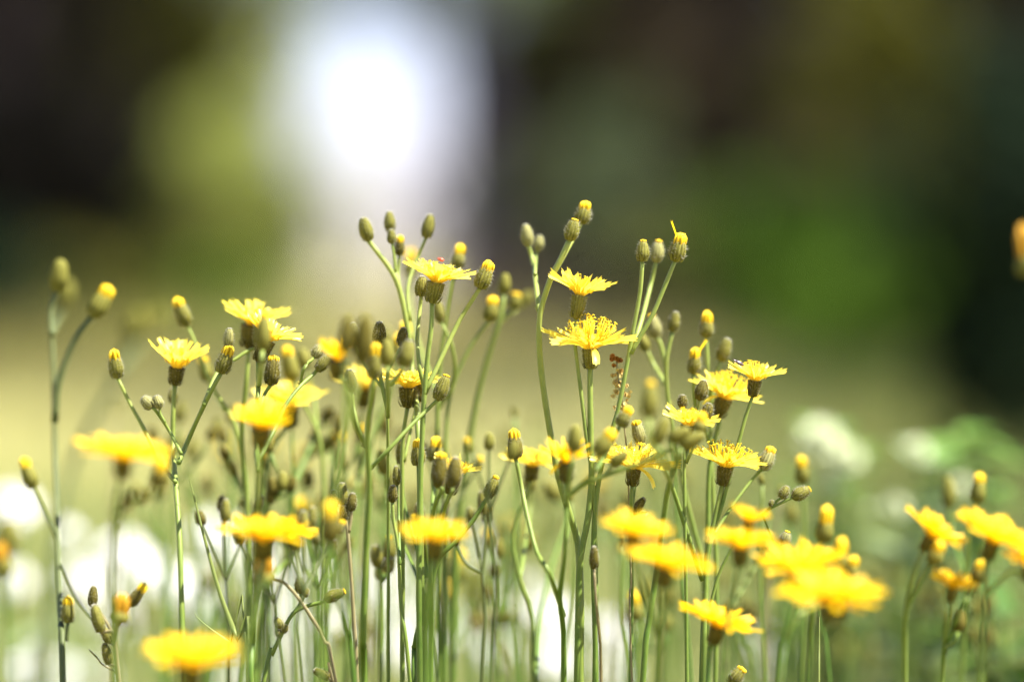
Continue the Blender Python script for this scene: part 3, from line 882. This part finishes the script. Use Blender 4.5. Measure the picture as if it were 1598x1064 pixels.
plant('hawkweed with a long flat yellow flower close in front at the left', -14, 12, [
    ([(180,1064,-10), (175,920,-11), (178,800,-13)], F(192,718,72,13,6,7,34,32,.2), -14),
    ([(180,800,-12), (210,785), (238,775)], B(250,735,52,30,.45,8,'darkbud'), -11, 8),
    ([(178,830,-12), (192,800)], B(200,780,34,20,0,20,'darkbud'), -13, 6),
    ([(205,790,-12), (222,782)], B(226,772,28,18,0,30,'darkbud'), -13, 5)])
plant('hawkweed with a big round yellow flower very close in front at the bottom left', -17, 16, [
    ([(290,1120), (292,1090)], F(298,1038,74,20,2,12,44,44,.2), -18)])
plant('purplish stalk with small dark green buds and an orange-brown one at bottom left', -3, 8, [
    ([(186,1064), (178,1000), (174,985)], B(152,965,48,22,0,-15,'bud'), -3),
    ([(176,990), (160,960)], B(145,930,34,17,0,5,'darkbud'), -2, 5),
    ([(178,1000), (185,975)], B(189,948,52,38,.6,8,faded=True), -8, 7),
    ([(185,975), (203,945)], B(215,927,44,22,.3,35,'darkbud'), -4, 6),
    ([(180,1010), (172,1000)], B(166,990,32,18,0,-30,'bud'), -2, 5),
    ([(183,1040), (175,1036)], B(167,1020,36,17,0,-15,'bud'), -2, 5),
    ([(184,1050), (160,1036)], B(146,1020,22,3,0,-45,'bud'), -2, 3)], 'brown')
plant('blurred grey-green bud head with an orange bud below it, cut by the left edge', 18, 10, [
    ([(10,1064), (8,950), (10,890)], B(12,838,60,40,0,4), 18),
    ([(8,940), (4,905)], B(2,872,60,34,.45,-6,faded=True), 14, 8)])
plant('paired flat yellow flowers overlapping and tilted right, close in front at right', -12, 12, [
    ([(1028,1064,-9), (1034,960,-11)], F(1040,886,70,13,12,8,38,36,.2), -13),
    ([(1030,1000,-9), (1000,900), (988,870)], F(988,836,58,20,10,8,30,30,.2), -12, 9)])
plant('hawkweed with a right-tilted yellow flower low on a thick green stem, lower centre', -7, 13, [
    ([(1104,1064), (1108,1020)], F(1120,979,64,15,16,8,30,30,.2), -7)], 'green')
plant('hawkweed with a notched yellow bloom and a folded orange one above it at lower right', -10, 9, [
    ([(1128,1064), (1138,960), (1148,900)], F(1155,856,58,24,2,8,30,30,.2,0,True,.9), -10),
    ([(1148,900), (1166,840)], F(1168,815,36,40,10,6,24,24,.1,0,True,.9), -9, 7),
    ([(1140,950), (1180,880)], B(1195,845,34,24,.2,18), -9, 6)])
plant('fine side-branching stem with three hairy little buds in sharp focus at right', 0, 6, [
    ([(1098,1064), (1112,930), (1136,866), (1166,820), (1194,798), (1216,786), (1236,775)], B(1251,769,34,23,.06,64), 0, 6),
    ([(1205,791), (1214,780)], B(1224,768,23,17,0,28), 0, 5),
    ([(1196,797), (1200,791)], B(1204,785,12,10,0,18), 0, 4),
    ([(1190,802), (1210,850)], B(1226,838,24,20,.1,18,'palebud'), 1, 4)])
plant('large ragged yellow flower with a drooping partner blurred in front at lower right', -10, 11, [
    ([(1216,1064), (1226,1000), (1238,950)], F(1246,898,78,24,0,12,40,40,.4,0,True,.8), -10),
    ([(1232,980), (1290,910)], B(1312,862,56,30,.5,6), -9, 9),
    ([(1236,970), (1310,920)], B(1330,884,40,28,.4,10), -8, 7)])
plant('very wide flat yellow flower close in front at lower right', -16, 13, [
    ([(1258,1120), (1270,1010)], F(1300,938,82,10,4,9,42,36,.2), -16)])
plant('hawkweed with a round orange-tipped bud behind the wide lower right flowers', -6, 9, [
    ([(1262,1064), (1268,960), (1278,870)], B(1288,815,64,32,.45,6,'bud'), -7)])
plant('hawkweed with a single yellow-tipped bud standing before the pale cream blossom', 9, 8, [
    ([(1252,1064), (1256,900), (1254,790)], B(1251,732,48,26,.35,-2), 9),
    ([(1256,900), (1240,840)], B(1234,800,36,22,0,-4), 13, 6)])
plant('hawkweed with a yellow flower tilted steeply right beside the paired blooms at right edge', -9, 10, [
    ([(1412,1064,-6), (1412,970,-7), (1424,905)], F(1452,838,54,24,33,8,26,28,.3), -9),
    ([(1415,950,-7), (1446,890)], B(1462,862,46,30,.4,20), -8, 7)])
plant('hawkweed with a small yellow flower below the two larger ones at right', -8, 9, [
    ([(1470,1064,-5), (1474,1000,-6), (1480,955)], F(1486,917,40,24,14,10,22,26,.3,0,True,.8), -9),
    ([(1472,1020,-5), (1500,950), (1512,930)], B(1528,890,40,26,.4,18,'darkbud'), -8, 7),
    ([(1474,1010,-5), (1490,1000), (1496,985)], B(1497,968,38,24,0,5,'darkbud'), -7, 7)])
plant('hawkweed with a broad yellow flower running out of the right edge', -10, 11, [
    ([(1530,1064), (1536,960), (1538,900)], F(1548,846,70,18,20,10,30,32,.3), -10),
    ([(1537,930), (1580,890)], F(1608,884,48,16,10,8,26,26,.2), -10, 9)])
plant('blurred hawkweed with an olive bud and a yellow-tipped bud behind the right edge flowers', 9, 9, [
    ([(1500,1064), (1506,930), (1512,830)], B(1527,760,52,27,.3,6), 8),
    ([(1507,900), (1484,830)], B(1480,768,54,25,0,-2), 11, 8)])
plant('lone golden bud leaning in from the right edge, far above the other flowers', 14, 9, [
    ([(1640,1064), (1640,700), (1622,480)], B(1604,388,88,52,.62,-8,'bud',faded=True), 15)])
plant('hawkweed bud with a yellow rim poking up at the bottom edge right of centre', -1, 7, [
    ([(1132,1100), (1140,1072)], B(1150,1054,36,25,.15,38), -1)])
plant('thin dark-budded hawkweed between the thick centre-right stems', -2, 6, [
    ([(938,1064), (936,1000), (930,935)], B(927,870,38,17,0,0,'darkbud'), -3)], 'brown')
plant('weathered hawkweed with grey-brown closed buds blurred low at centre', 13, 7, [
    ([(800,1064), (770,1000), (752,950), (757,935)], B(762,925,30,16,0,5,'darkbud'), 12),
    ([(752,955), (775,960)], B(785,965,40,26,0,60,'darkbud'), 14, 7),
    ([(745,985), (735,970)], B(742,968,36,24,0,-25,'darkbud'), 14, 6)], 'brown')
plant('blurred hawkweed with an orange-topped bud behind the thick front stalk', 14, 9, [
    ([(690,1064), (692,1000), (704,930)], B(712,880,60,34,.35,6), 14),
    ([(694,980), (720,950)], B(735,900,40,26,0,20), 22, 7)])
plant('hawkweed with a knot of small olive buds blurred left of the centre stems', 6, 9, [
    ([(594,1064), (596,960), (594,900)], B(588,868,38,22,0,-8), 6),
    ([(595,905), (606,885)], B(608,854,42,24,.1,3), 7, 6),
    ([(595,910), (608,892)], B(607,882,28,20,0,12), 6, 5),
    ([(595,915), (592,905)], B(593,893,26,18,0,-5), 7, 5)])
plant('hawkweed with a pale orange bud blurred low between the right stems', 10, 10, [
    ([(996,1064), (998,1000), (996,970)], B(991,944,50,28,.4,-3), 10)])

# dried sorrel with its hanging seeds
def sorrel():
    rg = random.Random(5)
    d = depth(1)
    g = at(990, 1064, d); g = Vector((g.x + .01, g.y, 0))
    root = empty('dried_sorrel', g)
    tag(root, 'dried rusty seed spike caught against the stem of the bristly buds', 'sorrel')
    mb = MB()
    path = spline([Vector((0, 0, 0))] + [at(x, y, d) - g for x, y in ((986,1064), (985,900), (980,740), (972,640), (966,600), (962,562))], 90)
    tube(mb, path, .0007, .0003, 6, .4, rg)
    mb.build('stem', M['brown'], root)
    sb = MB()
    for i in range(46):
        y = rg.uniform(575, 650)
        c = at(962 + (y - 562) * .12 + rg.gauss(0, 7), y, d + rg.gauss(0, .0015)) - g
        r = rg.uniform(2.0, 4.2) * K * d
        tn = rg.uniform(.5, 1.0)
        for k in range(3):
            a = rg.random() * 6.28; n = Vector((math.cos(a), math.sin(a), rg.uniform(-.4, .4))).normalized(); u, v = frame(n)
            sb.face(*[sb.vert(c + u * r * math.cos(q) + v * r * 1.3 * math.sin(q) + n * r * .25 * math.cos(2 * q), tn) for q in [j * 6.283 / 7 for j in range(7)]])
    for i in range(9):
        c = at(963 + rg.gauss(0, 6), 563 + rg.gauss(0, 4), d) - g
        r = rg.uniform(3, 5) * K * d
        for k in range(3):
            n = Vector((rg.gauss(0, 1), rg.gauss(0, 1), rg.gauss(0, 1))).normalized(); u, v = frame(n)
            sb.face(*[sb.vert(c + u * r * math.cos(q) + v * r * math.sin(q) + n * r * .3 * math.cos(2 * q), .05) for q in [j * 6.283 / 7 for j in range(7)]])
    sb.build('seeds', M['sorrel'], root)
sorrel()

# insects
def insect(label, name, x, y, d, L, W, tilt, material, cat):
    rg = random.Random(3)
    px = K * d
    L, W = L * px, W * px
    mb = MB()
    prof = [(-.5, .12), (-.46, .34), (-.36, .46), (-.30, .40), (-.26, .62), (-.12, .92), (.1, 1), (.28, .88), (.42, .55), (.5, .1)]
    rings = []
    for z, r in prof:
        rings.append([mb.vert((L * z, W * .5 * r * math.cos(a), W * .38 * r * math.sin(a)), .3 + .3 * (j % 2)) for j, a in enumerate([k * 6.283 / 12 for k in range(12)])])
    for a, b in zip(rings, rings[1:]):
        for j in range(12): mb.face(a[j], a[(j + 1) % 12], b[(j + 1) % 12], b[j])
    mb.face(*rings[-1]); mb.face(*reversed(rings[0]))
    for sg in (-1, 1):
        for k, lx in enumerate((-.22, -.05, .12)):
            a = Vector((L * lx, sg * W * .35, 0)); b = a + Vector((L * (k - 1) * .10, sg * W * .45, W * .15)); c = b + Vector((L * (k - 1) * .08, sg * W * .2, -W * .5))
            tube(mb, [a, b, c], W * .05, W * .03, 5, .2, rg)
        a = Vector((-L * .48, sg * W * .1, W * .05))
        tube(mb, [a, a + Vector((-L * .14, sg * W * .25, W * .1))], W * .03, W * .02, 4, .2, rg)
    o = mb.build(name, M[material], None, at(x, y, d))
    o.rotation_euler = (R(25), R(tilt), R(8))
    tag(o, label, cat)
insect('long dark beetle sitting on a petal of the small sharp flower', 'beetle', 1153, 566, depth(0) - .003, 21, 8, 28, 'beetle', 'beetle')
insect('tiny black insect on the half-opened flower at upper left', 'fly', 428, 511, depth(0) - .002, 12, 6, 10, 'beetle', 'insect')
insect('small red insect among the petals of the large tilted middle flower', 'bug', 688, 405, depth(-1), 11, 7, 15, 'red', 'insect')

# grass blades standing among the stems
def grass_blade(label, pts, w, s, material='blade'):
    rg = random.Random(int(pts[0][0]))
    d = depth(s)
    P = [at(x, y, d) for x, y in pts]
    g = Vector((P[0].x + (P[0].x - P[1].x) * .6, P[0].y, 0))
    path = spline([g, *P], 40)
    mb = MB(); prev = None
    n = len(path)
    for i, p in enumerate(path):
        f = i / (n - 1)
        ww = w * K * d * .5 * min(1, (1 - f) * 3.0) ** .8 + .00003
        t = (path[min(i + 1, n - 1)] - path[max(0, i - 1)]).normalized()
        sd = Vector((1, .35, 0)) - t * t.x; sd.normalize()
        nn = t.cross(sd)
        row = [mb.vert(p - g + sd * ww * q + nn * ww * .45 * (q * q - .5), .5 + .25 * q) for q in (-1, -.5, 0, .5, 1)]
        if prev:
            for j in range(4): mb.face(prev[j], prev[j + 1], row[j + 1], row[j])
        prev = row
    o = mb.build('grass_blade', M[material], None, g)
    tag(o, label, 'grass blade', 'grass blades among the stems')
grass_blade('long pointed grass blade leaning left across the lower left stems', [(392,1064), (372,1000), (345,930), (322,850), (304,780), (293,737)], 10, -1)
grass_blade('short thin curling grass tip beside the long leaning blade', [(385,1022), (360,1002), (328,980), (308,963), (303,953)], 4, 0)
grass_blade('upright pale green grass spike in front of the lower right foliage', [(1278,1064), (1279,1000), (1280,930)], 8, 0)

# ------------------------------------------------------------------ out-of-focus plants behind
def white_bloom(label, x, y, size, s, rows=3, group='white flowers behind the hawkweed'):
    rg = random.Random(int(x * 3 + y))
    d = depth(s)
    c = at(x, y, d)
    px = K * d
    r = size * .5 * px
    g = Vector((c.x + rg.uniform(-.03, .03), c.y + rg.uniform(0, .04), 0))
    root = empty('white_flower', g); tag(root, label, 'white flower', group)
    mb = MB()
    tube(mb, spline([Vector((0, 0, 0)), Vector((0, 0, c.z * .5)), c - g], 10), .0018, .0012, 6, .5, rg)
    mb.build('stem', M['stem'], root)
    for i in range(4):
        z = c.z * rg.uniform(.15, .6); lf = MB()
        leaf_shape(lf, Vector((0, 0, 0)), rg.random() * 6.28, r * rg.uniform(1, 1.6), r * .5, 30, rg)
        lf.build('leaf', M['leaf'], root, (0, 0, z))
    pb = MB()
    for k in range(rows):
        n = 9 - k
        for i in range(n):
            a = 2 * math.pi * (i + .5 * k + rg.uniform(-.15, .15)) / n
            leaf_shape(pb, Vector((0, 0, r * .12 * k)), a, r * (1.0 - .2 * k), r * (.62 - .08 * k), 8 + 28 * k, rg)
    o = pb.build('petals', M['white'], root, c - g)
    q, v = up_quat(rg.uniform(-12, 12), rg.uniform(35, 65), rg.random())
    o.rotation_mode = 'QUATERNION'; o.rotation_quaternion = q
    return root
def leaf_shape(mb, p, az, L, W, elev, rg, droop=25):
    ca, sa = math.cos(az), math.sin(az)
    prev = None
    x, z = 0.0, 0.0
    n = 6
    for k in range(n + 1):
        t = k / n
        e = R(elev - droop * t)
        if k: x += L / n * math.cos(e); z += L / n * math.sin(e)
        ww = W * .5 * math.sin(math.pi * min(1, .06 + t ** .85 * .93)) ** .7
        row = [mb.vert(p + Vector((x * ca - q * ww * sa, x * sa + q * ww * ca, z + abs(q) * ww * .25)), .5 + .3 * (abs(q) > .6) + rg.uniform(-.05, .05)) for q in (-1, -.5, 0, .5, 1)]
        if prev:
            for j in range(4): mb.face(prev[j], prev[j + 1], row[j + 1], row[j])
        prev = row

for i, (x, y, z, s, lab) in enumerate((
    (22, 792, 100, 62, 'white flower blurred at the far left edge behind the tall stem, upper one'),
    (106, 832, 52, 62, 'small round white flower just right of the tall far left stem'),
    (18, 905, 80, 66, 'white flower blurred at the left edge under the upper one'),
    (28, 1044, 52, 60, 'white flower low in the bottom left corner'),
    (190, 868, 110, 64, 'wide white flower blurred below the long flat left flower'),
    (128, 905, 84, 66, 'white flower blurred right of the tall stem, lower than the small round one'),
    (252, 900, 90, 64, 'white flower blurred left of the green goblet flower stem'),
    (338, 838, 100, 66, 'white flower blurred behind the leaning grass blade'),
    (300, 915, 84, 68, 'white flower blurred above the big round bottom left flower'),
    (392, 870, 70, 72, 'white flower blurred behind the flat lower left bloom'),
    (478, 885, 74, 78, 'faint white flower behind the plump green buds'),
    (585, 905, 60, 84, 'faint white flower behind the vivid green stem'),
    (735, 850, 60, 86, 'faint white flower low at centre behind the leaning sharp bud'),
    (760, 1010, 76, 74, 'white flower blurred at the bottom under the weathered buds'),
    (858, 960, 92, 66, 'white flower blurred left of the thick centre-right stem'),
    (868, 1030, 92, 64, 'white flower at the bottom edge left of the thick centre-right stem'),
    (955, 985, 84, 66, 'white flower blurred right of the thick centre-right stem'),
    (960, 1045, 70, 68, 'white flower at the bottom edge right of the thick centre-right stem'),
    (615, 1010, 66, 80, 'white flower blurred at the bottom left of the thick front stalk'),
    (1195, 1015, 54, 88, 'faint white flower at the bottom between the right stems'))):
    white_bloom(lab, x, y, z * .80, s)
rw = random.Random(4)
for i in range(15):
    x = rw.choice([rw.uniform(60, 520), rw.uniform(480, 1000)])
    y = rw.uniform(900, 1070)
    white_bloom('faint white flower blurred far behind the lowest stems', x, y, rw.uniform(46, 76), rw.uniform(72, 104), group='faint white flowers low in the meadow')

def leafy(label, stems, blossoms, leafm, s, name='leafy_plant', seed=1, nleaf=9, lsize=46):
    rg = random.Random(seed)
    d = depth(s)
    px = K * d
    c0 = at(stems[0][0], 1064, d); g = Vector((c0.x, c0.y, 0))
    root = empty(name, g); tag(root, label, 'leafy plant', 'broad-leaved plants behind the hawkweed')
    mb = MB()
    for (x, y) in stems:
        top = at(x, y, d) - g + Vector((0, rg.uniform(-.03, .03), 0))
        path = spline([Vector((rg.uniform(-.01, .01), 0, 0)), Vector((top.x * .5, top.y * .5, top.z * .5)), top], 14)
        tube(mb, path, .0022, .0012, 6, .5, rg)
        for i in range(nleaf):
            p = path[-1 - int(len(path) * .62 * (i / nleaf) ** 1.2)]
            lf = MB()
            leaf_shape(lf, Vector((0, 0, 0)), rg.random() * 6.28, lsize * px * rg.uniform(.7, 1.2), lsize * .55 * px * rg.uniform(.8, 1.2), rg.uniform(0, 45), rg)
            lf.build('leaf', M[leafm], root, p)
    mb.build('stem', M['stem'], root)
    for (x, y, z) in blossoms:
        pb = MB(); r = z * .5 * px
        for k in range(3):
            for i in range(10 - 2 * k):
                leaf_shape(pb, Vector((0, 0, 0)), 2 * math.pi * (i + .5 * k) / (10 - 2 * k), r, r * .5, 5 + 32 * k, rg)
        o = pb.build('blossom', M['cream'], root, at(x, y, d - .05) - g)
        o.rotation_euler = (R(rg.uniform(20, 50)), R(rg.uniform(-15, 15)), rg.random())
    return root
leafy('pale plant with creamy white blossoms blurred behind the right flowers', [(1290, 690), (1325, 720), (1275, 770), (1310, 780)],
      [(1280, 690, 78), (1322, 716, 56), (1296, 752, 44)], 'fresh', 36, 'blossoming_plant', 3, 20, 76)
leafy('pale grey-green leafy plant with a bright leaf tip at the right', [(1440, 720), (1478, 745), (1405, 800), (1530, 770), (1450, 840)], [(1432, 702, 40), (1396, 792, 44), (1500, 760, 36)], 'greyleaf', 32, seed=5, nleaf=18, lsize=80)
leafy('green broad-leaved plant topping the pale leaves at the right', [(1505, 688), (1530, 715), (1480, 720)], [], 'fresh', 32, seed=8, nleaf=22, lsize=80)
leafy('large dark green leaf plant low at the right edge', [(1565, 960), (1590, 990), (1540, 1010)], [], 'leaf', 20, seed=9, nleaf=12, lsize=105)
leafy('low green foliage blurred under the wide lower right flowers', [(1330, 960), (1380, 940), (1290, 1000), (1420, 985), (1360, 1010)], [], 'leaf', 44, seed=12, nleaf=14, lsize=56)
leafy('dark green leaves blurred low behind the round orange-tipped bud', [(1240, 860), (1280, 880), (1210, 900), (1310, 850), (1255, 930)], [], 'leaf', 38, seed=15, nleaf=14, lsize=58)
leafy('dark green leaves blurred under the steeply tilted right flower', [(1400, 880), (1440, 900), (1370, 870), (1460, 940), (1420, 820)], [], 'leaf', 40, seed=16, nleaf=14, lsize=58)
leafy('dark green leaves blurred behind the broad right edge flower', [(1520, 860), (1560, 840), (1590, 880), (1490, 860), (1540, 900)], [], 'leaf', 42, seed=17, nleaf=14, lsize=60)
leafy('dark green leaves blurred at the bottom between the right stems', [(1150, 960), (1190, 940), (1120, 1000), (1230, 980)], [], 'leaf', 40, seed=18, nleaf=12, lsize=50)
leafy('grey-green foliage blurred at the bottom left corner', [(20, 940), (70, 970), (120, 990), (40, 1010)], [], 'greyleaf', 56, seed=14, nleaf=9, lsize=50)

FG = 'faint hawkweeds behind the clump'
rf = random.Random(21)
for i, (x, y) in enumerate(((300,700), (350,705), (470,720), (560,700), (600,660), (770,830), (850,770), (930,760), (1040,840), (1060,750), (1150,800), (1200,870),
                            (1240,900), (1350,930), (1390,880), (330,900), (360,940), (225,960), (745,900), (800,830), (700,930), (1010,920), (1480,900), (1170,960),
    (250,760),(420,700),(500,790),(530,860),(640,840),(790,690),(900,830),(980,780),(1130,900),(1060,930),(1310,960),(1440,930),(1540,940),(560,970),(690,760),(420,950))):
    s = rf.uniform(13, 34)
    xb = x + rf.uniform(-30, 30)
    br = [([(xb, 1064), ((x + xb) / 2 + rf.uniform(-10, 10), (1064 + y) / 2), (x + rf.uniform(-6, 6), y + 45)],
           B(x, y, rf.uniform(34, 50), rf.uniform(20, 28), rf.choice([0, 0, 0, .3]), None, rf.choice(['bud', 'darkbud', 'bud'])), s)]
    for k in range(rf.randint(1, 3)):
        dx, dy = rf.uniform(-45, 45), rf.uniform(-10, 60)
        br.append(([(x + (xb - x) * .2, y + 90), (x + dx * .6, y + dy + 40)], B(x + dx, y + dy, rf.uniform(26, 42), rf.uniform(17, 24), 0, None, rf.choice(['bud', 'darkbud'])), s + rf.uniform(-3, 3), 6))
    plant('faint out-of-focus hawkweed with small closed buds standing behind the sharp clump', s, 8, br, rf.choice(['stem', 'stem', 'green']), group=FG)
for i in range(16):
    x, y = rf.uniform(280, 800), rf.uniform(640, 880)
    s = rf.uniform(5, 13) * rf.choice([1, 1, -.7])
    xb = x + rf.uniform(-40, 40)
    fk = (x + (xb - x) * .3, y + 110)
    br = [([(xb, 1064), ((x + xb) / 2 + rf.uniform(-10, 10), (1064 + y) / 2 + 40), fk, (x + rf.uniform(-6, 6), y + 40)], B(x, y, rf.uniform(28, 40), rf.uniform(17, 22), 0, None, rf.choice(['bud', 'darkbud'])), s)]
    for k in range(rf.randint(2, 4)):
        dx, dy = rf.uniform(-60, 60), rf.uniform(-15, 60)
        br.append(([fk, (x + dx * .6, y + dy + 40)], B(x + dx, y + dy, rf.uniform(22, 34), rf.uniform(14, 20), rf.choice([0, 0, .25]), None, rf.choice(['bud', 'darkbud'])), s + rf.uniform(-2, 2), 5))
    plant('soft-focus branching hawkweed with several small dark buds among the left and centre stems', s, 6, br, rf.choice(['stem', 'green', 'dull']), group='small-budded hawkweeds among the stems')
for i in range(52):          # bare stems crowding the lower part
    x = rf.choice([rf.uniform(120, 1000), rf.uniform(380, 760), rf.uniform(900, 1350)])
    y = rf.uniform(640, 900)
    s = rf.uniform(6, 30)
    xb = x + rf.uniform(-40, 40)
    plant('thin bare flower stem rising between the hawkweeds', s, 6, [([(xb, 1064), ((x + xb) / 2 + rf.uniform(-8, 8), (1064 + y) / 2), (x, y)],
          B(x + rf.uniform(-3, 3), y - 10, 18, 11, 0, None), s)], rf.choice(['stem', 'stem', 'green', 'brown']), 'flower stem', 'flower_stem', 'bare stems in the clump')
